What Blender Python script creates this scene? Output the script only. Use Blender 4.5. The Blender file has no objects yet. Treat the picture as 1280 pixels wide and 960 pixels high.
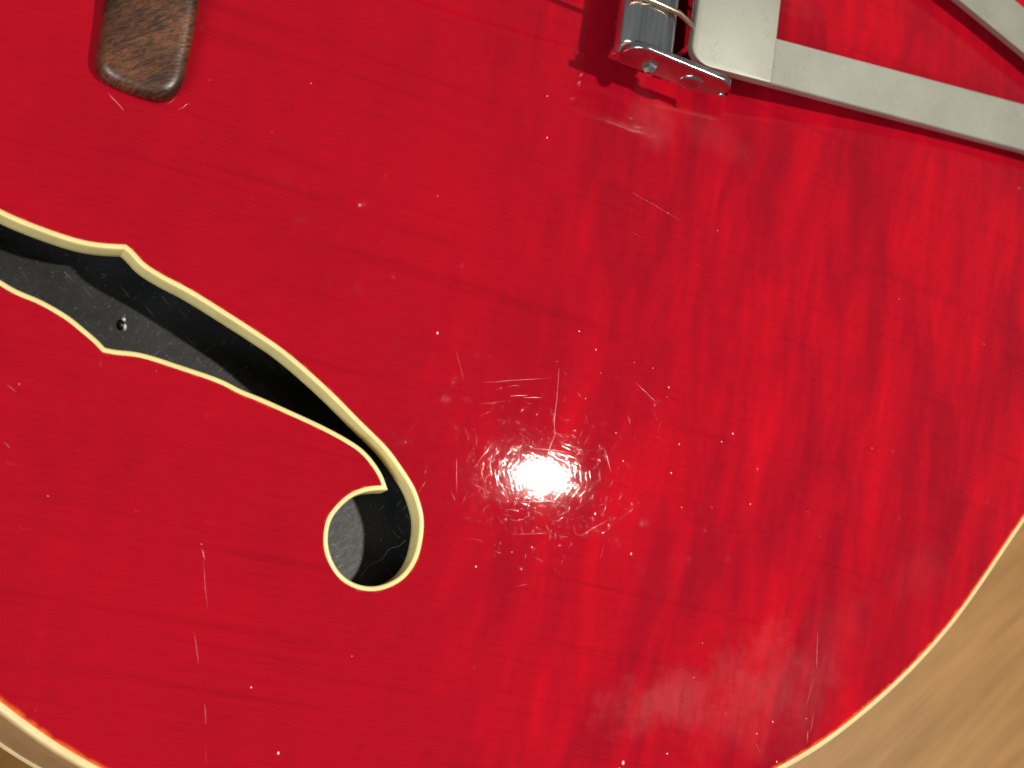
import bpy, bmesh, math, random
from mathutils import Vector, Matrix
from mathutils.geometry import delaunay_2d_cdt
random.seed(7)
S = bpy.context.scene
MM = 0.001
# ------------------------------------------------------------------ camera
CAM = Vector((-113, -69, 247))            # millimetres, the soundboard's crown is z = 0
cam_d = bpy.data.cameras.new('camera'); cam = bpy.data.objects.new('camera', cam_d)
S.collection.objects.link(cam); S.camera = cam
cam.location = CAM * MM
_f = -CAM.normalized(); _r = _f.cross(Vector((0, 1, 0))).normalized(); _u = _r.cross(_f)
cam.rotation_euler = Matrix((_r, _u, -_f)).transposed().to_euler()
cam_d.sensor_width = 36; cam_d.lens = 48
cam_d.clip_start = 0.005; cam_d.clip_end = 50
cam_d.dof.use_dof = True; cam_d.dof.focus_distance = 0.283; cam_d.dof.aperture_fstop = 20
# ------------------------------------------------------------------ world and lamps
W = bpy.data.worlds.new('World'); S.world = W; W.use_nodes = True
W.node_tree.nodes['Background'].inputs[0].default_value = (0.95, 0.97, 1.0, 1)
W.node_tree.nodes['Background'].inputs[1].default_value = 0.145
def area(name, loc, target, sx, sy, power, col, shape='RECTANGLE'):
    l = bpy.data.lights.new(name, 'AREA'); l.shape = shape; l.size = sx; l.size_y = sy
    l.energy = power; l.color = col
    o = bpy.data.objects.new(name, l); S.collection.objects.link(o)
    o.location = loc; o.rotation_euler = (Vector(target) - Vector(loc)).to_track_quat('-Z', 'Y').to_euler()
    return o
LAMP = (0.572, -0.043, 1.1475)
area('ceiling_lamp', LAMP, (0, 0, 0), 0.043, 0.068, 14.0, (1.0, 0.95, 0.85), 'ELLIPSE')
area('soft_fill_light', (-1.5, -1.15, 1.35), (0, 0, 0), 1.2, 1.0, 42, (0.93, 0.97, 1.0))  # added soft fill from the camera side, no known window there
S.view_settings.view_transform = 'Standard'; S.view_settings.look = 'None'
S.view_settings.exposure = 0.0; S.view_settings.gamma = 1.0
S.render.engine = 'CYCLES'
S.cycles.caustics_reflective = False; S.cycles.caustics_refractive = False; S.cycles.sample_clamp_indirect = 3.0

# ------------------------------------------------------------------ body frame, outline and arching
OX, OY = 123.0, 95.7
AX = Vector((0.9891, -0.1471)); BX = Vector((-0.1471, -0.9891))   # along the strings to the tail / across, to the near edge
def body(s, w): return Vector((OX + AX.x*s + BX.x*w, OY + AX.y*s + BX.y*w))
def tobody(p):
    d = Vector((p[0]-OX, p[1]-OY)); return d.dot(AX), d.dot(BX)
def catmull(P, n, closed=True):
    out = []; N = len(P)
    rng = range(N) if closed else range(N-1)
    for i in rng:
        if closed: p0, p1, p2, p3 = P[(i-1) % N], P[i], P[(i+1) % N], P[(i+2) % N]
        else: p0, p1, p2, p3 = P[max(i-1, 0)], P[i], P[i+1], P[min(i+2, N-1)]
        # centripetal
        def tj(t, a, b): return t + max((b-a).length, 1e-6)**0.5
        t0 = 0; t1 = tj(t0, p0, p1) if p0 != p1 else 1e-3; t2 = tj(t1, p1, p2); t3 = tj(t2, p2, p3) if p2 != p3 else t2+1e-3
        for k in range(n):
            t = t1 + (t2-t1)*k/n
            A1 = p0*((t1-t)/(t1-t0)) + p1*((t-t0)/(t1-t0))
            A2 = p1*((t2-t)/(t2-t1)) + p2*((t-t1)/(t2-t1))
            A3 = p2*((t3-t)/(t3-t2)) + p3*((t-t2)/(t3-t2))
            B1 = A1*((t2-t)/(t2-t0)) + A2*((t-t0)/(t2-t0))
            B2 = A2*((t3-t)/(t3-t1)) + A3*((t-t1)/(t3-t1))
            out.append(B1*((t2-t)/(t2-t1)) + B2*((t-t1)/(t2-t1)))
    if not closed: out.append(P[-1].copy())
    return out
half = [(86, 0), (83, 35), (69, 73), (43.6, 108.2), (20.4, 140), (-1.1, 161.7), (-23.2, 178.1), (-62, 196.5), (-110, 206), (-150, 204.8),
        (-172.9, 198.8), (-189.1, 191.4), (-225, 170), (-265, 142), (-300, 127), (-340, 127), (-380, 138), (-420, 146), (-455, 133),
        (-480, 100), (-490, 50)]
ctrl = half + [(-492, 0)] + [(s, -w) for s, w in reversed(half[1:])]
OUT = catmull([body(s, w) for s, w in ctrl], 14)
def resample(P, step):
    out = []; N = len(P); acc = 0
    L = [(P[(i+1) % N]-P[i]).length for i in range(N)]; tot = sum(L); n = int(tot/step); st = tot/n
    i = 0; base = 0
    for k in range(n):
        d = k*st
        while base + L[i] < d: base += L[i]; i += 1
        out.append(P[i].lerp(P[(i+1) % N], (d-base)/L[i]))
    return out
OUT = resample(OUT, 3.0)
def area2(P): return sum(P[i].x*P[(i+1) % len(P)].y - P[(i+1) % len(P)].x*P[i].y for i in range(len(P)))
if area2(OUT) < 0: OUT.reverse()
def offset(P, d):
    """positive = inwards for a counter-clockwise loop"""
    N = len(P); out = []
    for i in range(N):
        a = (P[i]-P[i-1]); b = (P[(i+1) % N]-P[i]); a.normalize(); b.normalize()
        n1 = Vector((-a.y, a.x)); n2 = Vector((-b.y, b.x)); m = n1+n2
        if m.length < 1e-4: m = n1.copy()
        m.normalize(); c = max(m.dot(n1), 0.5)
        out.append(P[i] + m*(d/c))
    return out
OUTS = OUT[::2]; EDGE_Z = -14.0
def edge_dist(p):
    best = 1e18; N = len(OUTS)
    for i in range(N):
        a = OUTS[i]; b = OUTS[(i+1) % N]; ab = b-a
        t = max(0, min(1, (p-a).dot(ab)/ab.dot(ab))); q = a+ab*t - p
        best = min(best, q.x*q.x+q.y*q.y)
    return math.sqrt(best)
_zc = {}
def top_z(x, y):
    d = edge_dist(Vector((x, y)))
    t = min(1, d/150); return EDGE_Z + 17*(1-(1-t)**2.15)
FPX = 48/36*1280
def ray(px, py): return _f*FPX + _r*(px-640) + _u*(480-py)
def at(px, py, z=0.0):
    d = ray(px, py); return CAM + d*((z-CAM.z)/d.z)
def on_top(px, py):
    z = -2.0
    for _ in range(6):
        p = at(px, py, z); z = top_z(p.x, p.y)
    p = at(px, py, z); return Vector((p.x, p.y, z))
def inside(P, x, y):
    c = False; j = len(P)-1
    for i in range(len(P)):
        yi, yj = P[i].y, P[j].y
        if (yi > y) != (yj > y) and x < (P[j].x-P[i].x)*(y-yi)/(yj-yi)+P[i].x: c = not c
        j = i
    return c

# ------------------------------------------------------------------ f-hole outline (edge of the red finish)
right_px = [(157.5, 305.5), (166, 312.5), (180, 327.5), (200, 341), (237.5, 361), (275, 384), (320, 413), (355, 437), (407.5, 482.5), (450, 525), (485, 560),
            (504, 586), (517.5, 607.5), (526, 630), (529.8, 650), (527.7, 677), (520.4, 702), (505.8, 722.5), (485, 735), (464, 739), (443, 735),
            (424.6, 723.5), (412, 706), (405, 685), (404.8, 664), (410, 645.4), (422.5, 628.8), (439, 615.5), (455.8, 609), (468, 607), (477, 606.5),
            (474, 598), (465, 583), (450, 566), (430, 552.5), (400, 536.5), (362, 519), (325, 502.5), (300, 492.5), (275, 480), (225, 462.5), (175, 447), (143, 443), (128, 440)]
left_low = [(117.5, 429), (100, 414), (82.5, 400), (50, 381), (10, 363)]
left_up = [(10, 266), (50, 282.5), (100, 299), (130, 304)]
Rp = [on_top(*p).xy for p in right_px]
mid = (Rp[0]+Rp[-1])*0.5
rot = lambda p: mid*2-p
far = [rot(p) for p in Rp[8:-6]]
def seg(P, n): return catmull(P, n, closed=False)[:-1]
ic = 30                                           # the sharp lip
FH = []
loopA = Rp[:ic+1]; loopB = Rp[ic:]
FH += seg(loopA, 6); FH += seg(loopB, 6)
left = [Rp[-1]] + [on_top(*p).xy for p in left_low] + far + [on_top(*p).xy for p in left_up] + [Rp[0]]
jl = 1+len(left_low)+(ic-8)
FH += seg(left[:jl+1], 6); FH += seg(left[jl:], 6)
FHc = [FH[0]]
for p in FH[1:]:
    if (p-FHc[-1]).length > 0.25: FHc.append(p)
FH = FHc
if area2(FH) < 0: FH.reverse()
FHW = offset(FH, -1.2)

# ------------------------------------------------------------------ mesh helpers
def newmat(name):
    m = bpy.data.materials.new(name); m.use_nodes = True; nt = m.node_tree
    return m, nt, nt.nodes['Principled BSDF']
def mesh_obj(name, verts, faces, mat, parent=None, smooth=True, angle=None):
    me = bpy.data.meshes.new(name); me.from_pydata([(v[0]*MM, v[1]*MM, v[2]*MM) for v in verts], [], faces); me.validate()
    bm = bmesh.new(); bm.from_mesh(me); bmesh.ops.recalc_face_normals(bm, faces=bm.faces); bm.to_mesh(me); bm.free()
    if smooth:
        me.polygons.foreach_set('use_smooth', [True]*len(me.polygons))
        if angle: me.set_sharp_from_angle(angle=math.radians(angle))
    me.materials.append(mat)
    o = bpy.data.objects.new(name, me); S.collection.objects.link(o)
    if parent: o.parent = parent
    return o
def bm_obj(name, bm, mat, parent=None, angle=35):
    me = bpy.data.meshes.new(name)
    bmesh.ops.recalc_face_normals(bm, faces=bm.faces)
    bm.transform(Matrix.Scale(MM, 4)); bm.to_mesh(me); bm.free()
    me.polygons.foreach_set('use_smooth', [True]*len(me.polygons))
    me.set_sharp_from_angle(angle=math.radians(angle)); me.materials.append(mat)
    o = bpy.data.objects.new(name, me); S.collection.objects.link(o)
    if parent: o.parent = parent
    return o
def loft(rings, closed_ring=True, cap=False):
    n = len(rings[0]); V = [v for r in rings for v in r]; F = []
    for j in range(len(rings)-1):
        for i in range(n if closed_ring else n-1):
            k = (i+1) % n; F.append((j*n+i, j*n+k, (j+1)*n+k, (j+1)*n+i))
    if cap: F.append(tuple(range(n-1, -1, -1))); F.append(tuple((len(rings)-1)*n+i for i in range(n)))
    return V, F
def tube(pts, rad, n=10):
    rings = []; N = len(pts)
    for i, p in enumerate(pts):
        t = (pts[min(i+1, N-1)]-pts[max(i-1, 0)]).normalized()
        x = t.cross(Vector((0, 0, 1))); x = x.normalized() if x.length > 1e-5 else Vector((1, 0, 0)); y = t.cross(x)
        r = rad[i] if isinstance(rad, list) else rad
        rings.append([p + x*(r*math.cos(2*math.pi*k/n)) + y*(r*math.sin(2*math.pi*k/n)) for k in range(n)])
    return loft(rings, True, True)
def extrude_poly(poly, x, y, nrm, org, thick, bev=0.4, nb=3):
    """poly in (x,y) of the frame, extruded along -nrm from org by thick, rims rounded"""
    P = [Vector(p) for p in poly]
    if area2(P) < 0: P.reverse()
    prof = []
    for k in range(nb+1):
        a = math.pi/2*k/nb; prof.append((bev*(1-math.sin(a)), bev*(1-math.cos(a))))
    prof = prof + [(0, thick-bev*0.5)] + [(bev*0.5, thick)]
    rings = [[org + x*q.x + y*q.y - nrm*dz for q in (offset(P, ins) if ins else P)] for ins, dz in prof]
    return loft(rings, True, True)
def rounded(poly, radii, n=6):
    out = []; N = len(poly)
    for i in range(N):
        p = Vector(poly[i]); a = Vector(poly[i-1])-p; b = Vector(poly[(i+1) % N])-p; r = radii[i]
        if r <= 0: out.append(p); continue
        a.normalize(); b.normalize(); ang = a.angle(b); d = r/math.tan(ang/2); c = p+(a+b).normalized()*(r/math.sin(ang/2))
        s0 = p+a*d; s1 = p+b*d; v0 = s0-c; v1 = s1-c
        t = math.atan2(v0.x*v1.y-v0.y*v1.x, v0.dot(v1))
        for k in range(n+1):
            q = t*k/n; out.append(c+Vector((v0.x*math.cos(q)-v0.y*math.sin(q), v0.x*math.sin(q)+v0.y*math.cos(q))))
    return out

# ------------------------------------------------------------------ node helpers
def N(nt, t, **k):
    n = nt.nodes.new(t)
    for a, v in k.items(): setattr(n, a, v)
    return n
def L(nt, a, b): nt.links.new(a, b)
def coords(nt, rot=0, scale=(1, 1, 1), loc=(0, 0, 0)):
    tc = N(nt, 'ShaderNodeTexCoord'); r = N(nt, 'ShaderNodeMapping'); m = N(nt, 'ShaderNodeMapping')
    r.inputs['Rotation'].default_value = (0, 0, rot); L(nt, tc.outputs['Object'], r.inputs['Vector'])
    m.inputs['Scale'].default_value = scale; m.inputs['Location'].default_value = loc
    L(nt, r.outputs[0], m.inputs['Vector']); return m.outputs[0]
def noise(nt, vec, scale, detail=2, rough=0.5, dist=0):
    n = N(nt, 'ShaderNodeTexNoise'); n.inputs['Scale'].default_value = scale; n.inputs['Detail'].default_value = detail
    n.inputs['Roughness'].default_value = rough; n.inputs['Distortion'].default_value = dist; L(nt, vec, n.inputs['Vector']); return n.outputs['Fac']
def ramp(nt, fac, stops, interp='LINEAR'):
    r = N(nt, 'ShaderNodeValToRGB'); cr = r.color_ramp; cr.interpolation = interp
    while len(cr.elements) < len(stops): cr.elements.new(0.5)
    for e, (p, c) in zip(cr.elements, stops):
        e.position = p; e.color = (*c, 1) if not isinstance(c, (int, float)) else (c, c, c, 1)
    L(nt, fac, r.inputs[0]); return r.outputs['Color']
def math_n(nt, op, a, b=None, c=None, clamp=False):
    m = N(nt, 'ShaderNodeMath', operation=op, use_clamp=clamp)
    for i, v in enumerate((a, b, c)):
        if v is None: continue
        if isinstance(v, (int, float)): m.inputs[i].default_value = v
        else: L(nt, v, m.inputs[i])
    return m.outputs[0]
def mix(nt, fac, a, b, blend='MIX'):
    m = N(nt, 'ShaderNodeMix', data_type='RGBA', blend_type=blend)
    for i, v in ((0, fac), (6, a), (7, b)):
        if isinstance(v, (int, float)): m.inputs[i].default_value = v
        elif isinstance(v, tuple): m.inputs[i].default_value = (*v, 1)
        else: L(nt, v, m.inputs[i])
    return m.outputs[2]
def maprange(nt, v, a, b, c, d, interp='SMOOTHSTEP'):
    m = N(nt, 'ShaderNodeMapRange', interpolation_type=interp, clamp=True)
    for i, x in zip((1, 2, 3, 4), (a, b, c, d)): m.inputs[i].default_value = x
    L(nt, v, m.inputs[0]); return m.outputs[0]
AROT = math.atan2(0.1471, 0.9891)          # turns object x onto the string direction

# ------------------------------------------------------------------ materials
def red_lacquer():
    m, nt, p = newmat('red_lacquer_over_figured_maple')
    # grain: long faint dark lines along the strings
    g1 = noise(nt, coords(nt, AROT, (9, 330, 1)), 1, 3, 0.55, 0.6)
    g2 = noise(nt, coords(nt, AROT, (30, 900, 1), (3, 1, 0)), 1, 2, 0.6)
    pores = noise(nt, coords(nt, AROT, (220, 2600, 1)), 1, 1, 0.5)
    # figure: broad stripes across the strings, strongest towards the tail
    f1 = noise(nt, coords(nt, AROT+0.05, (82, 20, 1), (0.4, 0, 0)), 1, 4, 0.6, 0.5)
    f2 = noise(nt, coords(nt, AROT-0.02, (300, 45, 1), (1.4, 2, 0)), 1, 3, 0.6, 0.3)
    tc = N(nt, 'ShaderNodeTexCoord'); sp = N(nt, 'ShaderNodeSeparateXYZ'); L(nt, tc.outputs['Object'], sp.inputs[0])
    wob = noise(nt, coords(nt, 0, (12, 12, 1)), 1, 2)
    xx = math_n(nt, 'ADD', sp.outputs[0], math_n(nt, 'MULTIPLY', math_n(nt, 'SUBTRACT', wob, 0.5), 0.12))
    fm = maprange(nt, xx, -0.04, 0.045, 0.14, 0.92)
    fig = math_n(nt, 'ADD', math_n(nt, 'MULTIPLY', math_n(nt, 'SUBTRACT', f1, 0.5), 1.35), math_n(nt, 'MULTIPLY', math_n(nt, 'SUBTRACT', f2, 0.5), 0.5))
    fig = math_n(nt, 'MULTIPLY', fig, fm)
    v = math_n(nt, 'ADD', 0.415, fig)
    big = noise(nt, coords(nt, AROT, (14, 22, 1), (5, 2, 0)), 1, 3, 0.5)
    v = math_n(nt, 'ADD', v, math_n(nt, 'MULTIPLY', math_n(nt, 'SUBTRACT', big, 0.5), 0.25))
    col = ramp(nt, v, [(0.0, (0.245, 0.0032, 0.0112)), (0.3, (0.335, 0.0033, 0.0124)), (0.5, (0.43, 0.0034, 0.0130)), (0.72, (0.55, 0.0036, 0.0132)), (1.0, (0.72, 0.0040, 0.0132))])
    gl = ramp(nt, g1, [(0.0, 0.72), (0.33, 0.88), (0.41, 1.0), (1.0, 1.0)])
    gl2 = ramp(nt, g2, [(0.0, 0.88), (0.4, 0.97), (0.6, 1.01), (1, 1.03)])
    gp = ramp(nt, pores, [(0.0, 0.75), (0.36, 0.93), (0.44, 1.0), (1, 1.03)])
    col = mix(nt, 0.75, col, mix(nt, 1, col, gl, 'MULTIPLY'))
    col = mix(nt, 1, col, gl2, 'MULTIPLY'); col = mix(nt, 1, col, gp, 'MULTIPLY')
    # the stain thins to orange where it meets the binding
    at_ = N(nt, 'ShaderNodeAttribute', attribute_name='rim_distance')
    jag = noise(nt, coords(nt, 0, (500, 500, 500)), 1, 3, 0.6)
    ed = math_n(nt, 'ADD', at_.outputs['Fac'], math_n(nt, 'MULTIPLY', math_n(nt, 'SUBTRACT', jag, 0.5), 1.2))
    edge = maprange(nt, ed, 0.05, 0.85, 0.95, 0.0)
    col = mix(nt, edge, col, (0.78, 0.13, 0.02))
    L(nt, col, p.inputs['Base Color'])
    p.inputs['Roughness'].default_value = 0.6; p.inputs['Specular IOR Level'].default_value = 0.0
    p.inputs['Coat Weight'].default_value = 1; p.inputs['Coat IOR'].default_value = 1.33
    # worn, hazy rub marks dull the gloss
    def patch(px, py, sx, sy, ang):
        c = on_top(px, py)*MM; q = N(nt, 'ShaderNodeMapping', vector_type='TEXTURE')
        q.inputs['Location'].default_value = c; q.inputs['Rotation'].default_value = (0, 0, ang); q.inputs['Scale'].default_value = (sx*MM, sy*MM, 1)
        L(nt, tc.outputs['Object'], q.inputs['Vector'])
        ln = N(nt, 'ShaderNodeVectorMath', operation='LENGTH'); L(nt, q.outputs[0], ln.inputs[0])
        wn = noise(nt, coords(nt, 0.3, (110, 110, 1)), 1, 5, 0.65)
        d = math_n(nt, 'ADD', ln.outputs['Value'], math_n(nt, 'MULTIPLY', math_n(nt, 'SUBTRACT', wn, 0.5), 2.2))
        return maprange(nt, d, 0.1, 1.25, 1.0, 0.0)
    h = patch(845, 878, 17, 7, 0.1)
    for (*a, amt) in ((965, 862, 22, 13, 0.2, 0.95), (1150, 715, 10, 8, 0.5, 0.35), (815, 148, 7, 7, 0.2, 0.9), (1040, 800, 15, 11, 0.7, 0.3), (890, 170, 12, 5, -0.4, 0.35), (1000, 8, 6, 4, 0, 0.5)):
        k = patch(*a); h = math_n(nt, 'MAXIMUM', h, math_n(nt, 'MULTIPLY', k, amt))
    st = noise(nt, coords(nt, 0.1, (620, 160, 1)), 1, 5, 0.7)
    h = math_n(nt, 'MULTIPLY', h, maprange(nt, st, 0.25, 0.7, 0.45, 1.0))
    smear = noise(nt, coords(nt, 0.6, (25, 40, 1)), 1, 4, 0.6)
    r0 = maprange(nt, smear, 0.35, 0.7, 0.022, 0.034)
    L(nt, r0, p.inputs['Coat Roughness'])
    # film of fine rub scratches: a faint broad sheen of its own over the gloss
    sh = N(nt, 'ShaderNodeBsdfGlossy'); sh.inputs['Roughness'].default_value = 0.5; sh.inputs['Color'].default_value = (0.9, 0.85, 0.85, 1)
    ms = N(nt, 'ShaderNodeMixShader'); L(nt, math_n(nt, 'MULTIPLY', h, 0.027), ms.inputs[0])
    L(nt, p.outputs[0], ms.inputs[1]); L(nt, sh.outputs[0], ms.inputs[2])
    L(nt, ms.outputs[0], nt.nodes['Material Output'].inputs['Surface'])
    # hairline scratches and pits in the clear coat
    hgt = None
    for i, (a, lx, ly, th) in enumerate(((0.15, 160, 3600, 0.775), (1.75, 180, 3400, 0.775), (2.5, 260, 3800, 0.775))):
        n_ = noise(nt, coords(nt, a, (lx, ly, 1), (i*3.3, i*1.7, i*2.1)), 1, 0)
        s_ = maprange(nt, n_, th, th+0.06, 0, 1)
        hgt = s_ if hgt is None else math_n(nt, 'ADD', hgt, s_)
    for i, (a, lx, ly) in enumerate(((0.3, 260, 4600), (1.35, 220, 4800), (2.3, 300, 4600))):
        s_ = maprange(nt, noise(nt, coords(nt, a, (lx, ly, 1), (i*7.3+2, i*2.7, i*1.1+5)), 1, 0), 0.62, 0.72, 0, 0.042)
        hgt = math_n(nt, 'ADD', hgt, s_)
    pit = maprange(nt, noise(nt, coords(nt, 0, (1500, 1500, 1)), 1, 1), 0.76, 0.84, 0, 1.0)
    hgt = math_n(nt, 'ADD', hgt, pit)
    orange = noise(nt, coords(nt, 0, (240, 240, 1)), 1, 2)
    hgt = math_n(nt, 'ADD', hgt, math_n(nt, 'MULTIPLY', orange, 0.03))
    b = N(nt, 'ShaderNodeBump'); b.inputs['Strength'].default_value = 0.5; b.inputs['Distance'].default_value = 0.00003
    L(nt, hgt, b.inputs['Height']); L(nt, b.outputs[0], p.inputs['Coat Normal'])
    return m
def simple(name, col, rough, metal=0, spec=0.5, coat=0, var=0.0, vs=200, bump=0, bs=800, rvar=0):
    m, nt, p = newmat(name)
    p.inputs['Metallic'].default_value = metal; p.inputs['Specular IOR Level'].default_value = spec
    p.inputs['Coat Weight'].default_value = coat; p.inputs['Coat Roughness'].default_value = 0.06
    n_ = noise(nt, coords(nt, 0.3, (vs, vs, vs)), 1, 4, 0.6)
    c = ramp(nt, n_, [(0.25, tuple(x*(1-var) for x in col)), (0.75, tuple(min(1, x*(1+var)) for x in col))])
    L(nt, c, p.inputs['Base Color'])
    r = maprange(nt, noise(nt, coords(nt, 1.0, (vs*2, vs*0.7, vs)), 1, 4, 0.6), 0.3, 0.7, max(0.02, rough-rvar), rough+rvar)
    L(nt, r, p.inputs['Roughness'])
    if bump:
        b = N(nt, 'ShaderNodeBump'); b.inputs['Distance'].default_value = bump; b.inputs['Strength'].default_value = 0.6
        L(nt, noise(nt, coords(nt, 0, (bs, bs, bs)), 1, 3), b.inputs['Height']); L(nt, b.outputs[0], p.inputs['Normal'])
    return m
M_RED = red_lacquer()
M_CREAM = simple('aged_cream_plastic', (0.82, 0.67, 0.285), 0.3, spec=0.45, var=0.10, vs=260, bump=0.00003, bs=700, rvar=0.08)
M_EDGE = simple('cream_edge_plastic', (0.80, 0.62, 0.30), 0.34, spec=0.45, var=0.10, vs=240, bump=0.00003, bs=600, rvar=0.08)
def satin_metal():
    m, nt, p = newmat('worn_satin_nickel')
    p.inputs['Metallic'].default_value = 1
    n_ = noise(nt, coords(nt, 0.4, (60, 60, 60)), 1, 5, 0.6)
    L(nt, ramp(nt, n_, [(0.3, (0.42, 0.415, 0.355)), (0.7, (0.475, 0.475, 0.41))]), p.inputs['Base Color'])
    rr = maprange(nt, noise(nt, coords(nt, 0.9, (90, 40, 60)), 1, 4, 0.65), 0.3, 0.72, 0.62, 0.56)
    L(nt, rr, p.inputs['Roughness'])
    hgt = None
    for i, (a, lx, ly, th) in enumerate(((0.9, 300, 3000, 0.76), (2.2, 250, 3000, 0.77), (1.5, 400, 3400, 0.77))):
        s_ = maprange(nt, noise(nt, coords(nt, a, (lx, ly, 1), (i*5.1, i, 2)), 1, 0), th, th+0.06, 0, 1)
        hgt = s_ if hgt is None else math_n(nt, 'ADD', hgt, s_)
    b = N(nt, 'ShaderNodeBump'); b.inputs['Strength'].default_value = 1.0; b.inputs['Distance'].default_value = 0.00002
    L(nt, hgt, b.inputs['Height']); L(nt, b.outputs[0], p.inputs['Normal'])
    return m
M_SATIN = satin_metal()
M_CHROME = simple('polished_chrome', (0.74, 0.74, 0.73), 0.07, metal=1, var=0.10, vs=300, bump=0.00004, bs=500, rvar=0.05)
M_PLATED = simple('dulled_plating', (0.52, 0.49, 0.48), 0.2, metal=1, var=0.15, vs=300, bump=0.00004, bs=400, rvar=0.06)
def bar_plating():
    m, nt, p = newmat('chrome_painted_reflections'); p.inputs['Metallic'].default_value = 1
    n_ = noise(nt, coords(nt, AROT, (650, 25, 60)), 1, 3, 0.6)  # light and dark streaks in the colour stand in for reflected stripes
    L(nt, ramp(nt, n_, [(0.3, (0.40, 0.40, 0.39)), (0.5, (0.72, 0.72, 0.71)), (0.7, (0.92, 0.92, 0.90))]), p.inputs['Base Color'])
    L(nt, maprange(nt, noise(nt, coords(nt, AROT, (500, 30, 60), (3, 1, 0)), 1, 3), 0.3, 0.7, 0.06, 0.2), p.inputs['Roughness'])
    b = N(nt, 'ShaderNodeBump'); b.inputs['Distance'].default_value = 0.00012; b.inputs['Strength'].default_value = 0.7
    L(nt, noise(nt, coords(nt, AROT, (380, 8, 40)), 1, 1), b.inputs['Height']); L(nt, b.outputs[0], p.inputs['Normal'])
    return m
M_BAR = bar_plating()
M_STRING = simple('bronze_wound_string', (0.75, 0.62, 0.42), 0.28, metal=1, var=0.1)
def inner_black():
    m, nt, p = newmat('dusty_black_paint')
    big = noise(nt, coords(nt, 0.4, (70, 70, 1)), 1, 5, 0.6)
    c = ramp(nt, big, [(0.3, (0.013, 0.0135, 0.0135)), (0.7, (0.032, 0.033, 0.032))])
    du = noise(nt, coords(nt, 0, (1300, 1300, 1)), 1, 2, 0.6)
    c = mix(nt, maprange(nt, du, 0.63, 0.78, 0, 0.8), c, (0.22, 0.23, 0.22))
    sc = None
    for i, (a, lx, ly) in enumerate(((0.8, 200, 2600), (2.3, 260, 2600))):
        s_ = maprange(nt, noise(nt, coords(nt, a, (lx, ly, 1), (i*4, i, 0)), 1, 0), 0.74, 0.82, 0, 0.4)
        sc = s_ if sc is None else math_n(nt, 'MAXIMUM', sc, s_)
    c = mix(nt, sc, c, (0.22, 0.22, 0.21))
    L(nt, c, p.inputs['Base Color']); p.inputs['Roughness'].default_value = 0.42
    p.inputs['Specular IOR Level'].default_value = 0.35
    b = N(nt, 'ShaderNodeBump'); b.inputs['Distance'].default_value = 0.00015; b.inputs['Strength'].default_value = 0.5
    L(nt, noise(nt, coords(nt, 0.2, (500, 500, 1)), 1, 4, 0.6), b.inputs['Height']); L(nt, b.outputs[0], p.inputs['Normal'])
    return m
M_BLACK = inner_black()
def rosewood():
    m, nt, p = newmat('dark_rosewood')
    # wavy orange-brown vessel lines across the foot
    base = noise(nt, coords(nt, AROT-0.25, (55, 75, 60)), 1, 3, 0.55)
    w = noise(nt, coords(nt, AROT-0.75, (300, 2000, 200), (0, 2, 0)), 1, 2, 0.5, 1.3)
    fine = noise(nt, coords(nt, AROT-0.3, (500, 2600, 300)), 1, 1, 0.5)
    c = ramp(nt, w, [(0.30, (0.040, 0.016, 0.009)), (0.44, (0.065, 0.026, 0.013)), (0.52, (0.175, 0.060, 0.020)), (0.60, (0.085, 0.034, 0.016)), (0.75, (0.050, 0.020, 0.011))])
    dark = ramp(nt, base, [(0.38, 0.32), (0.64, 1.25)])
    c = mix(nt, 1, c, dark, 'MULTIPLY')
    c = mix(nt, 1, c, ramp(nt, fine, [(0.3, 0.75), (0.6, 1.1)]), 'MULTIPLY')
    L(nt, c, p.inputs['Base Color'])
    p.inputs['Roughness'].default_value = 0.36; p.inputs['Specular IOR Level'].default_value = 0.6
    b = N(nt, 'ShaderNodeBump'); b.inputs['Distance'].default_value = 0.00008; b.inputs['Strength'].default_value = 0.5
    L(nt, fine, b.inputs['Height']); L(nt, b.outputs[0], p.inputs['Normal'])
    return m
M_ROSE = rosewood()
def wood(name, dark, light, rot, sc=(14, 160), rough=0.45, vert=False):
    m, nt, p = newmat(name)
    if vert: v1 = coords(nt, 0, (90, 90, 60)); v2 = coords(nt, 0, (500, 500, 400))
    else: v1 = coords(nt, rot, (sc[0], sc[1], 20)); v2 = coords(nt, rot, (sc[0]*5, sc[1]*7, 20), (3, 2, 0))
    a = noise(nt, v1, 1, 4, 0.6, 0.5); b_ = noise(nt, v2, 1, 3, 0.6)
    c = ramp(nt, a, [(0.28, dark), (0.5, tuple((x+y)/2 for x, y in zip(dark, light))), (0.72, light)])
    c = mix(nt, 1, c, ramp(nt, b_, [(0.25, 0.85), (0.6, 1.03)]), 'MULTIPLY')
    L(nt, c, p.inputs['Base Color']); p.inputs['Roughness'].default_value = rough; p.inputs['Specular IOR Level'].default_value = 0.35
    bb = N(nt, 'ShaderNodeBump'); bb.inputs['Distance'].default_value = 0.0002; bb.inputs['Strength'].default_value = 0.3
    L(nt, b_, bb.inputs['Height']); L(nt, bb.outputs[0], p.inputs['Normal'])
    return m
M_TABLE = wood('honey_oak', (0.25, 0.115, 0.029), (0.40, 0.205, 0.058), -0.62, (10, 75))
M_RIM = wood('natural_side_wood', (0.30, 0.165, 0.075), (0.42, 0.25, 0.125), 0, rough=0.35, vert=True)
M_HAIR = simple('red_clear_coat_scratch', (0.42, 0.004, 0.012), 0.22, spec=1.0, coat=1.0)
M_FLAKE = simple('pale_lacquer_chip', (0.85, 0.55, 0.50), 0.35, spec=0.6, var=0.2)
M_DUST = simple('pale_dust', (0.85, 0.74, 0.68), 0.7, var=0.2)

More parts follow.
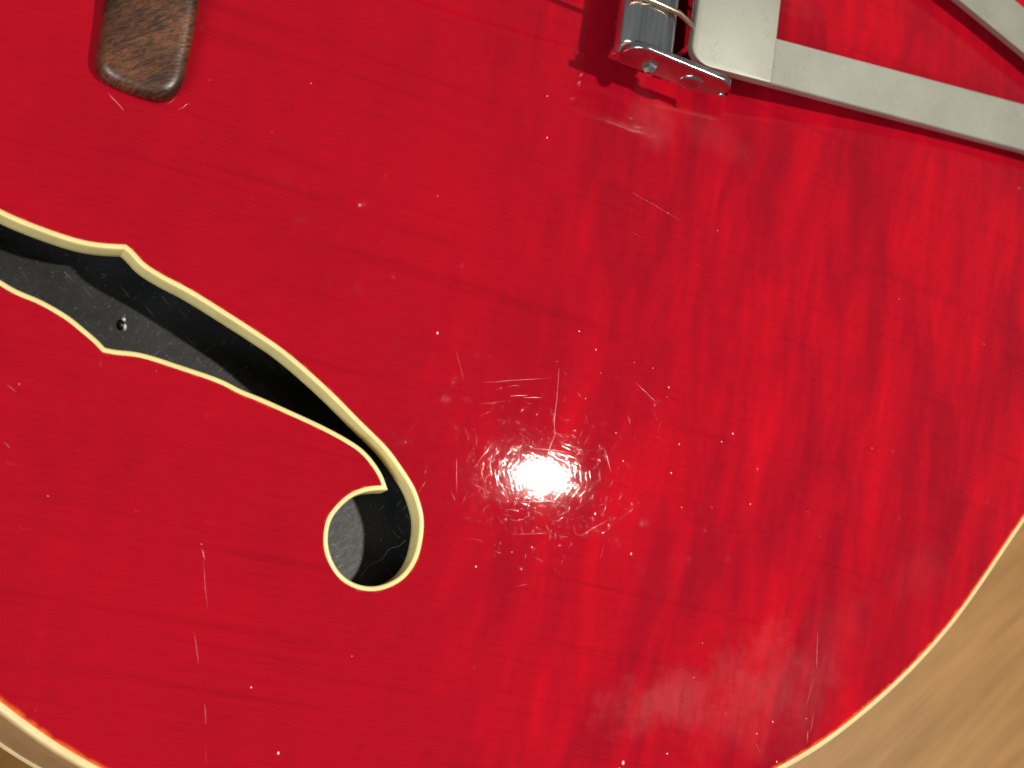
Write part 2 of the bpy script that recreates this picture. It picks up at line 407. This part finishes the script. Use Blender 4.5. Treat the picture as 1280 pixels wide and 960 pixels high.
# ------------------------------------------------------------------ table under the guitar
DEPTH = 62
t_z = EDGE_Z-DEPTH-0.2
tb = bmesh.new(); bmesh.ops.create_cube(tb, size=1); tb.transform(Matrix.Diagonal((1400, 900, 32, 1)))
tb.transform(Matrix.Translation((-60, 0, t_z-16)))
bmesh.ops.bevel(tb, geom=list(tb.edges), offset=4, segments=3, affect='EDGES')
table = bm_obj('wooden_tabletop', tb, M_TABLE)
table['label'] = 'honey brown wood tabletop under the red guitar, seen past its lower edge'; table['category'] = 'tabletop'

# ------------------------------------------------------------------ guitar
G = bpy.data.objects.new('guitar', None); S.collection.objects.link(G); G.empty_display_size = 0.05
G.location = (0, 0, 0)
G['label'] = 'glossy red archtop guitar with cream bound f-hole and metal tailpiece'; G['category'] = 'guitar'

BIND = 1.35; FB = 0.95
def soundboard():
    ring0 = offset(OUT, BIND)
    rings = [ring0, offset(OUT, BIND+0.4), offset(OUT, BIND+0.9), offset(OUT, BIND+2.0)]
    hole = FH; hr = [offset(FH, -0.3), offset(FH, -0.8)]
    pts = []; con = []; dist = []
    def add_loop(P, d, constrain):
        b0 = len(pts)
        for p in P: pts.append(p.copy()); dist.append(d)
        if constrain:
            for i in range(len(P)): con.append((b0+i, b0+(i+1) % len(P)))
    add_loop(rings[0], 0.0, True); add_loop(hole, 0.7, True)
    for r, d in zip(rings[1:], (0.4, 0.9, 2.0)): add_loop(r, d, False)
    for r, d in zip(hr, (0.8, 1.8)):
        b0 = [p for p in r if not inside(hole, p.x, p.y)]; add_loop(b0, d, False)
    x0 = min(p.x for p in OUT); x1 = max(p.x for p in OUT); y0 = min(p.y for p in OUT); y1 = max(p.y for p in OUT)
    inn = offset(OUT, 4.5)
    fx0 = min(p.x for p in hole)-1.5; fx1 = max(p.x for p in hole)+1.5; fy0 = min(p.y for p in hole)-1.5; fy1 = max(p.y for p in hole)+1.5
    st = 5.0
    ny = int((y1-y0)/st)+1; nx = int((x1-x0)/st)+1
    for j in range(ny):
        for i in range(nx):
            x = x0+st*(i+0.5*(j % 2)); y = y0+st*j
            if not inside(inn, x, y): continue
            if fx0 < x < fx1 and fy0 < y < fy1:
                if inside(hole, x, y): continue
                if min((p-Vector((x, y))).length_squared for p in hole) < 2.6: continue
            pts.append(Vector((x, y))); dist.append(5.0)
    vo, eo, fo, vorig, _, _ = delaunay_2d_cdt(pts, con, [], 0, 1e-5)
    F = []
    for f in fo:
        cx = sum(vo[i].x for i in f)/3; cy = sum(vo[i].y for i in f)/3
        if inside(rings[0], cx, cy) and not (fx0 < cx < fx1 and fy0 < cy < fy1 and inside(hole, cx, cy)): F.append(tuple(f))
    V = [(v.x, v.y, top_z(v.x, v.y)) for v in vo]
    o = mesh_obj('soundboard', V, F, M_RED, G)
    a = o.data.attributes.new('rim_distance', 'FLOAT', 'POINT')
    if len(o.data.vertices) == len(V):
        a.data.foreach_set('value', [dist[vorig[i][0]] if vorig[i] else 5.0 for i in range(len(V))])
    if o.data.polygons[0].normal.z < 0: o.data.flip_normals()
    return o
SB = soundboard()
# cream binding round the f-hole: top face, rounded arris, inner wall through the top
prof = [(0, -0.4), (0, 0.02), (0.12, 0.09), (0.45, 0.11), (0.75, 0.08), (0.9, -0.02), (FB, -0.25), (FB, -1.5), (FB, -3.2), (FB, -4.6), (FB-0.2, -4.9), (0.1, -4.9)]
rings = []
zf = [top_z(p.x, p.y) for p in FH]
wob = [0.10*math.sin(i*0.21)*math.sin(i*0.067+1) for i in range(len(FH))]
for ins, dz in prof:
    q = offset(FH, ins) if ins else FH
    rings.append([(q[i].x, q[i].y, zf[i]+dz) for i in range(len(FH))])
V, F = loft(rings)
o = mesh_obj('f_hole_binding', V, F, M_CREAM, G, True, 60)
o['label'] = 'cream binding lining the f-hole'
# body edge binding
prof = [(BIND, -0.5), (BIND, 0.02), (BIND-0.3, 0.07), (0.7, 0.06), (0.3, -0.08), (0.08, -0.35), (0.0, -0.8), (0, -3), (0, -6.0), (0.4, -6.2)]
rings = []
for ins, dz in prof:
    q = offset(OUT, ins) if ins else OUT
    rings.append([(p.x, p.y, EDGE_Z+dz+(0.16*ins)) for p in q])
V, F = loft(rings); mesh_obj('body_binding', V, F, M_EDGE, G, True, 60)
zb = EDGE_Z-DEPTH
BACK = offset(OUT, -2.0)
rings = [[(p.x, p.y, EDGE_Z-6.0) for p in offset(OUT, 0.15)], [(p.x, p.y, -44) for p in offset(OUT, -0.8)], [(p.x, p.y, zb+3) for p in offset(OUT, -1.5)]]
V, F = loft(rings); mesh_obj('rim', V, F, M_RIM, G)['label'] = 'tan wood side of the body'
rings = [[(p.x, p.y, zb+dz) for p in offset(OUT, -ins)] for ins, dz in ((1.4, 3.1), (1.8, 3.0), (2.1, 2.6), (2.2, 1.8), (2.2, 0.6), (1.6, 0.0))]
V, F = loft(rings); mesh_obj('back_binding', V, F, M_EDGE, G, True, 60)
V = [(p.x, p.y, zb+0.4) for p in offset(OUT, -1.5)]
mesh_obj('back', V, [tuple(range(len(V)))], M_RIM, G, False)
# dark panel under the f-hole
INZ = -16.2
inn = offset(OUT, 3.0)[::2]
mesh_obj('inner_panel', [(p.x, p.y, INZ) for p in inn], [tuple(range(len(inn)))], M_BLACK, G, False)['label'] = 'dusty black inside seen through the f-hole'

def dome(bm, c, r, h, nrm=Vector((0, 0, 1)), seg=14, rings=4, squash=1.0):
    q = nrm.to_track_quat('Z', 'Y').to_matrix()
    prev = None
    for k in range(rings):
        a = math.pi/2*k/rings
        ring = [bm.verts.new(c + q @ Vector((r*math.cos(a)*math.cos(2*math.pi*i/seg), r*squash*math.cos(a)*math.sin(2*math.pi*i/seg), h*math.sin(a)))) for i in range(seg)]
        if prev:
            for i in range(seg): bm.faces.new((prev[i], prev[(i+1) % seg], ring[(i+1) % seg], ring[i]))
        prev = ring
    top = bm.verts.new(c + q @ Vector((0, 0, h)))
    for i in range(seg): bm.faces.new((prev[i], prev[(i+1) % seg], top))
# small dark screw end standing in the dark panel
p = at(153, 406, INZ)
bm = bmesh.new()
dome(bm, Vector((p.x-0.3, p.y-0.1, INZ)), 0.75, 0.9, squash=1.5)
bm_obj('screw_tip', bm, simple('black_steel', (0.01, 0.01, 0.01), 0.3), G)
bm = bmesh.new()
dome(bm, Vector((p.x+0.1, p.y+1.05, INZ)), 0.5, 0.6); dome(bm, Vector((p.x+0.35, p.y-0.45, INZ)), 0.5, 0.9, squash=1.5)  # two pale beads painted in for the glints on the screw
M_GLINT = simple('pale_glint', (0.85, 0.85, 0.82), 0.45, metal=0.3)
bm_obj('glint_bead', bm, M_GLINT, G)

# ------------------------------------------------------------------ bridge foot
def bridge_base():
    sc = -193.0                              # centre along the strings is refined below
    # outline of the near foot traced on the top, mirrored for the far one
    near = [(131, -6), (126, 30), (119.5, 74), (120, 88), (127, 101), (140, 110), (165, 120), (190, 128), (205, 129), (218, 122), (227, 107), (231, 88), (239, 50), (248, -6)]
    pts = [tobody(on_top(*q)) for q in near]
    pl = [Vector((s, w)) for s, w in pts]
    near_l, near_r = pl[0], pl[-1]
    prof = [near_l.lerp(near_r, 0)]
    loop = pl + [Vector((near_r.x-0.8, 30)), Vector((near_r.x-0.8, -30))] + [Vector((q.x, -q.y)) for q in reversed(pl)] + [Vector((near_l.x+0.8, -30)), Vector((near_l.x+0.8, 30))]
    loop = resample(catmull(loop, 8), 1.0)
    if area2(loop) < 0: loop.reverse()
    ps = [(0.4, 0.0), (0.0, 0.5), (0.0, 1.6), (0.05, 2.8), (0.3, 3.7), (0.8, 4.4), (1.5, 4.8), (2.2, 4.98), (3.0, 5.06)]
    rings = []
    for ins, dz in ps:
        q = offset(loop, ins) if ins else loop
        R = []
        for v in q:
            g = body(v.x, v.y); lift = 1+0.9*max(0, 1-abs(v.y)/70)
            R.append((g.x, g.y, top_z(g.x, g.y)+0.78*dz*(lift if dz > 1 else 1)))
        rings.append(R)
    n = len(loop); V, F = loft(rings)
    # fill the crown with a grid-free strip: pair up the last ring across its length
    last = (len(rings)-1)*n
    from mathutils.geometry import tessellate_polygon
    q = offset(loop, 3.0)
    for t in tessellate_polygon([[Vector((v.x, v.y, 0)) for v in q]]): F.append(tuple(last+i for i in t))
    o = mesh_obj('bridge_base', V, F, M_ROSE, G, True, 50)
    o['label'] = 'dark rosewood bridge foot with rounded end'
    return o
bridge_base()

# ------------------------------------------------------------------ tailpiece
Z3 = Vector((0, 0, 1)); A3 = Vector((AX.x, AX.y, 0)); B3 = Vector((BX.x, BX.y, 0))
O3 = Vector((OX, OY, 0))
def bpt(px, py, z): return Vector(tobody(at(px, py, z)))
PZ = 14.2; TC = -6.0
pa = [bpt(*q, PZ) for q in ((866, 40), (868, 60), (877, 77), (890, 88), (965, 104), (980, 0))]
# cross plate, symmetrical about the string axis
s_l = pa[0].x; s_r = pa[4].x; wb_l = pa[3].y; wb_r = pa[4].y
poly = rounded([(s_l, wb_l), (s_r, wb_r), (s_r+1.0, TC), (s_r, 2*TC-wb_r), (s_l, 2*TC-wb_l), (s_l+1.5, TC)], [4.5, 0.6, 60, 0.6, 4.5, 60])
V, F = extrude_poly(poly, A3, B3, Z3, O3+Z3*PZ, 2.2, 0.35)
TP = mesh_obj('tailpiece', V, F, M_SATIN, G, True, 40)
TP['label'] = 'satin metal trapeze tailpiece with flat cross plate'
# folded wall of the plate that the strings pass through
poly = [(s_l+0.6, wb_l-6), (s_l+2.0, wb_l-6), (s_l+2.0, 2*TC-wb_l+6), (s_l+0.6, 2*TC-wb_l+6)]
V, F = extrude_poly(poly, A3, B3, Z3, O3+Z3*(PZ-2.3), 7, 0.2); mesh_obj('front_wall', V, F, M_CHROME, TP, True, 40)
# two flat struts running to the tail
st = [bpt(975, 48, PZ-1.6), bpt(968, 105, PZ-1.6), bpt(1280, 188, 3.4), bpt(1280, 130, 3.4)]
def strut(sign):
    # top line follows a gentle fall towards the tail, then bends over the edge
    i0, o0, o1, i1 = st
    def lerp_in(s): t = (s-i0.x)/(i1.x-i0.x); return i0.y+(i1.y-i0.y)*t
    def lerp_out(s): t = (s-o0.x)/(o1.x-o0.x); return o0.y+(o1.y-o0.y)*t
    s0 = s_r+0.4; stations = [(s0, PZ-1.6), ((s0+o1.x)/2, (PZ-1.6+3.4)/2), (o1.x, 3.4), (50, -0.9), (74, -5.0), (86, -9.0), (89.5, -13), (90, -28)]
    sec = []
    for s, z in stations:
        se = min(s, 89)
        wi, wo = lerp_in(se), lerp_out(se)
        sh = TC-sign*TC; sec.append((s, z, wi*sign+sh, wo*sign+sh))
    rings = []
    for k, (s, z, wi, wo) in enumerate(sec):
        a = sec[max(k-1, 0)]; b = sec[min(k+1, len(sec)-1)]; t = Vector((b[0]-a[0], b[1]-a[1])).normalized(); nn = Vector((-t.y, t.x))
        ring = []
        th = 1.9
        for w_, d_ in ((wi, 0.25), (wi+0.25*sign*1, 0), (wo-0.25*sign*1, 0), (wo, 0.25), (wo, th), (wi, th)):
            ss = s-nn.x*d_; zz = z-nn.y*d_; g = body(ss, w_); ring.append((g.x, g.y, zz))
        rings.append(ring)
    V, F = loft(rings, True, True); return mesh_obj('strut', V, F, M_SATIN, TP, True, 30)
near_strut = strut(1); strut(-1)
nv = []; nf = []
for k in range(26):
    px = 966+95*random.random()**1.3; py = 62+0.30*(px-966)+random.uniform(0, 32); f_ = (px-970)/310
    a = at(px, py, PZ-1.6+(3.4-PZ+1.6)*f_); th = 0.75+random.gauss(0, 0.25); l = random.uniform(0.25, 1.1)
    d = Vector((math.cos(th)*l, math.sin(th)*l, -0.14*math.cos(th)*l))
    V, F = tube([a-d*0.5, a, a+d*0.5], [0.02, random.uniform(0.04, 0.09), 0.02], 6); b0 = len(nv); nv.extend(V); nf.extend([tuple(i+b0 for i in f) for f in F])
o = mesh_obj('nicks', nv, nf, simple('bare_metal', (0.95, 0.94, 0.9), 0.35, metal=1), near_strut); o['kind'] = 'stuff'
# rounded chrome bar the strings cross, with an end collar
r0 = bpt(780, 30, 15); r1 = bpt(857, 30, 17)
rs = (r0.x+r1.x)/2; rw = (r1.x-r0.x)/2
def bar_section(grow=0):
    hw = rw+grow; zt = 16.0+grow; zb_ = 9.0-grow
    zm = zb_+2.6; P = [(rs-hw+0.8, zb_), (rs+hw-0.8, zb_), (rs+hw, zb_+0.9)]
    P += [(rs+hw*math.cos(math.pi*k/24), zm+(zt-zm)*math.sin(math.pi*k/24)**0.8) for k in range(25)] + [(rs-hw, zb_+0.9)]
    return [Vector(q) for q in P]
bw = bpt(800, 56, 15).y
def bar(name, w0, w1, grow, mat, bev=0.0):
    sec = bar_section(grow); sm = bar_section(grow-0.5)
    rings = []
    for w_, sc in ((w0, sm), (w0+0.5, sec), (w1-0.5, sec), (w1, sm)):
        rings.append([(*body(q.x, w_), q.y) for q in sc])
    V, F = loft(rings, True, True); return mesh_obj(name, V, F, mat, TP, True, 40)
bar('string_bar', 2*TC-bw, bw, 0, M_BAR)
# side ears: tilted rounded plates standing on edge at both ends of the bar
cl = bw+2.2
def on_side(px, py, w):
    """(s, z) where a sight line meets the upright plane at w"""
    d = ray(px, py); b0 = (CAM-O3).dot(B3); t = (w-b0)/d.dot(B3); q = CAM+d*t
    return tobody(q)[0], q.z
ep0 = on_side(800, 74, cl+1.6); ep1 = on_side(893, 109, cl+1.6)
print('EAR', ep0, ep1, 'bar', rs, rw, bw)
def ear(sign):
    sh = TC-sign*TC
    poly = []
    c0, c1 = ep0, ep1; R0, R1 = 4.4, 3.6
    ang = math.atan2(c1[1]-c0[1], c1[0]-c0[0])
    for k in range(17): a = ang+math.pi/2+math.pi*k/16; poly.append((c0[0]+R0*math.cos(a), c0[1]+R0*math.sin(a)))
    for k in range(17): a = ang-math.pi/2+math.pi*k/16; poly.append((c1[0]+R1*math.cos(a), c1[1]+R1*math.sin(a)))
    V, F = extrude_poly(poly, A3, Z3, B3*sign, O3+B3*(sign*(cl+1.6)+sh), 1.6, 0.45)
    e = mesh_obj('end_plate', V, F, M_PLATED, TP, True, 40)
    def stud(px, py, r, h, seg, k, name, ang):
        s_, z_ = on_side(px, py, cl+1.6); bm = bmesh.new()
        dome(bm, O3+A3*s_+Z3*z_+B3*(sign*(cl+1.58)+sh), r, h, B3*sign, seg, k); bm_obj(name, bm, M_CHROME if name == 'screw_head' else M_PLATED, e, ang)
    stud(863, 103, 2.9, 0.7, 24, 5, 'rivet', 35)
    stud(812, 84, 1.9, 1.9, 6, 3, 'screw_head', 20)
    stud(901, 119, 0.8, 0.5, 12, 3, 'rivet', 35)
    w0, w1 = sorted((sign*(bw+0.1)+sh, sign*(cl+0.2)+sh))
    bar('collar', w0, w1, 0.45, M_CHROME)
ear(1); ear(-1)
# tail bracket the struts join, screwed to the end of the body
poly = rounded([(-16, -22), (16, -22), (16, 22), (-16, 22)], [4, 4, 4, 4])
V, F = extrude_poly(poly, B3, Z3, A3, O3+A3*88.9-Z3*30, 1.5, 0.3); mesh_obj('tail_bracket', V, F, M_SATIN, TP, True, 40)
# ------------------------------------------------------------------ strings
w_first = bpt(840, 4, 18.5).y
for k in range(6):
    w_ = w_first+(2*TC-2*w_first)*k/5; rad = 0.62-0.09*k
    zs = 16.1+rad
    P = [(s_l+1.2, PZ-0.9, w_), (s_l+0.2, PZ-0.5, w_), (rs+rw-1.5, 15.6+rad, w_), (rs, zs-0.1, w_), (rs-rw+1.5, zs, w_), (-178, 27.5, w_*0.97), (-186, 27.0, w_*0.97), (-480, 24, w_*0.85)]
    V, F = tube([Vector((*body(s, ww), z)) for s, z, ww in P], rad, 8)
    mesh_obj('string', V, F, M_STRING, G)

# ------------------------------------------------------------------ wear in the lacquer
def surf(px, py, dz=0.0):
    p = on_top(px, py); return Vector((p.x, p.y, p.z+dz))
P = [surf(*q) for q in ((699, 460), (697.5, 480), (696, 500), (692.5, 525), (694, 543), (687, 560), (681, 578), (672, 600), (664, 622), (658, 640))]
Pd = []
for i in range(len(P)-1):
    for k in range(5):
        Pd.append(P[i].lerp(P[i+1], k/5)+Vector((random.uniform(-.05, .05), random.uniform(-.03, .03), 0)))
V, F = tube(Pd, [random.uniform(0.08, 0.16)*(0.5+0.5*math.sin(math.pi*(i+1)/(len(Pd)+1))) for i in range(len(Pd))], 6)
M_SCR = simple('raised_lacquer_scratch', (0.62, 0.10, 0.10), 0.2, spec=0.6, coat=0.6, var=0.3, vs=900)
mesh_obj('lacquer_scratch', V, F, M_SCR, G)['label'] = 'long crooked hairline scratch through the bright glare'
# scattered chips and specks of dust, too small to pick apart
bm = bmesh.new()
spots = [(696, 452, 1.5), (751, 466, 1.5), (793, 453, 1.5), (816, 460, 1.8), (836, 484, 2.2), (834, 496, 1.4), (770, 541, 2.2), (849, 555, 2.4), (839, 591, 3.0), (779, 576, 2), (789, 692, 2.8),
         (852, 634, 2), (744, 642, 3), (890, 634, 2), (671, 518, 2.5), (716, 544, 2.6), (732, 498, 1.6), (547, 245, 1.8), (314, 859, 2.2), (348, 941, 4), (665, 684, 2.6), (595, 708, 3), (779, 953, 5),
         (834, 942, 3), (966, 902, 3), (946, 917, 3), (971, 952, 3), (1008, 898, 2), (897, 288, 2.2), (684, 172, 3), (684, 120, 3), (547, 416, 3), (724, 414, 3), (1124, 374, 2), (1280-50, 430, 1.5), (389, 104, 2), (745, 437, 2), (262, 100, 1.6), (916, 542, 3), (902, 552, 3),
         (1274, 235, 2), (252, 680, 2), (938, 630, 2), (640, 690, 2), (1010, 640, 1.5), (1090, 560, 1.6), (440, 820, 1.5), (60, 620, 1.6), (24, 480, 1.6), (340, 165, 1.4)]
for x, y, r in spots:
    c = surf(x, y, -0.02); rr = r*0.165*0.5*random.uniform(0.7, 1.0)
    dome(bm, c, rr, rr*0.35, Z3, 7, 2, random.uniform(0.5, 1.6))
o = bm_obj('lacquer_chips', bm, M_FLAKE, G); o['kind'] = 'stuff'
# small rub scratches
bm_v = []; bm_f = []
def scr(x0, y0, x1, y1, r):
    a = surf(x0, y0); b = surf(x1, y1); n = 5
    pts = [a.lerp(b, k/n)+Vector((random.uniform(-.06, .06), random.uniform(-.06, .06), 0)) for k in range(n+1)]
    V, F = tube(pts, [r*(0.3+0.7*math.sin(math.pi*(k+.5)/(n+1))) for k in range(n+1)], 5)
    b0 = len(bm_v); bm_v.extend(V); bm_f.extend([tuple(i+b0 for i in f) for f in F])
for a in ((638, 495, 660, 494, 0.16), (655, 497, 678, 497, 0.14), (651, 627, 705, 626, 0.14), (605, 478, 690, 472, 0.05), (601, 505, 632, 501, 0.04), (593, 583, 620, 549, 0.05), (755, 560, 764, 590, 0.10),
          (617, 590, 636, 622, 0.10), (699, 553, 723, 560, 0.14), (664, 560, 715, 566, 0.14), (720, 570, 730, 598, 0.09), (571, 572, 571, 615, 0.05), (725, 670, 760, 650, 0.06), (795, 478, 822, 505, 0.04), (640, 668, 690, 666, 0.04),
          (252, 685, 256, 700, 0.09), (254, 700, 259, 760, 0.04), (243, 790, 248, 830, 0.05), (256, 880, 258, 905, 0.06), (250, 850, 258, 955, 0.03), (1022, 790, 1021, 836, 0.09), (1016, 850, 1009, 880, 0.07), (1017, 892, 1013, 915, 0.09), (1010, 912, 1009, 928, 0.09), (945, 930, 950, 940, 0.05),
          (790, 240, 850, 275, 0.04), (790, 290, 875, 333, 0.03), (135, 116, 155, 138, 0.11), (223, 138, 238, 128, 0.05), (8, 480, 20, 490, 0.05), (5, 552, 12, 560, 0.06), (570, 438, 580, 474, 0.04), (755, 150, 800, 168, 0.04)):
    scr(*a)
o = mesh_obj('fine_scratches', bm_v, bm_f, M_SCR, G); o['kind'] = 'stuff'

# hairline swirl marks in the clear coat, thousands of them in every direction: only those lying across the light catch it
bm_v = []; bm_f = []
hc = on_top(680, 595)
def quick_z(p):
    d = edge_dist(p); t = min(1, d/150); return EDGE_Z + 17*(1-(1-t)**2.15)
for k in range(900):
    a = random.uniform(0, 2*math.pi); rr = 3+abs(random.gauss(0, 11))
    c = Vector((hc.x+math.cos(a)*rr, hc.y+math.sin(a)*rr*0.8))
    if inside(FHW, c.x, c.y): continue
    th = random.uniform(0, math.pi); l = random.choice((0.25, 0.4, 0.6, 0.9, 1.6, 3.0)); bend = random.uniform(-0.05, 0.05)
    dx, dy = math.cos(th)*l, math.sin(th)*l; nx, ny = -math.sin(th)*bend*l, math.cos(th)*bend*l
    pts = [Vector((c.x+dx*t+nx*(1-4*t*t), c.y+dy*t+ny*(1-4*t*t))) for t in (-0.5, -0.2, 0.2, 0.5)]
    w_ = random.choice((0.02, 0.025, 0.035, 0.06))
    V, F = tube([Vector((q.x, q.y, quick_z(q))) for q in pts], [w_*0.4, w_, w_, w_*0.4], 6)
    b0 = len(bm_v); bm_v.extend(V); bm_f.extend([tuple(i+b0 for i in f) for f in F])
o = mesh_obj('swirl_marks', bm_v, bm_f, M_HAIR, G); o['kind'] = 'stuff'
# a hair of dust lying on the black inside the round end of the f-hole
P = [at(x, y, INZ+0.08) for x, y in ((449, 723), (455, 716), (460, 708), (468, 703), (477, 700), (482, 693), (486, 687), (492, 684), (498, 683), (507, 675))]
V, F = tube(catmull(P, 4, False), 0.07, 6); mesh_obj('dust_hair', V, F, simple('grey_hair', (0.25, 0.24, 0.22), 0.6), G)
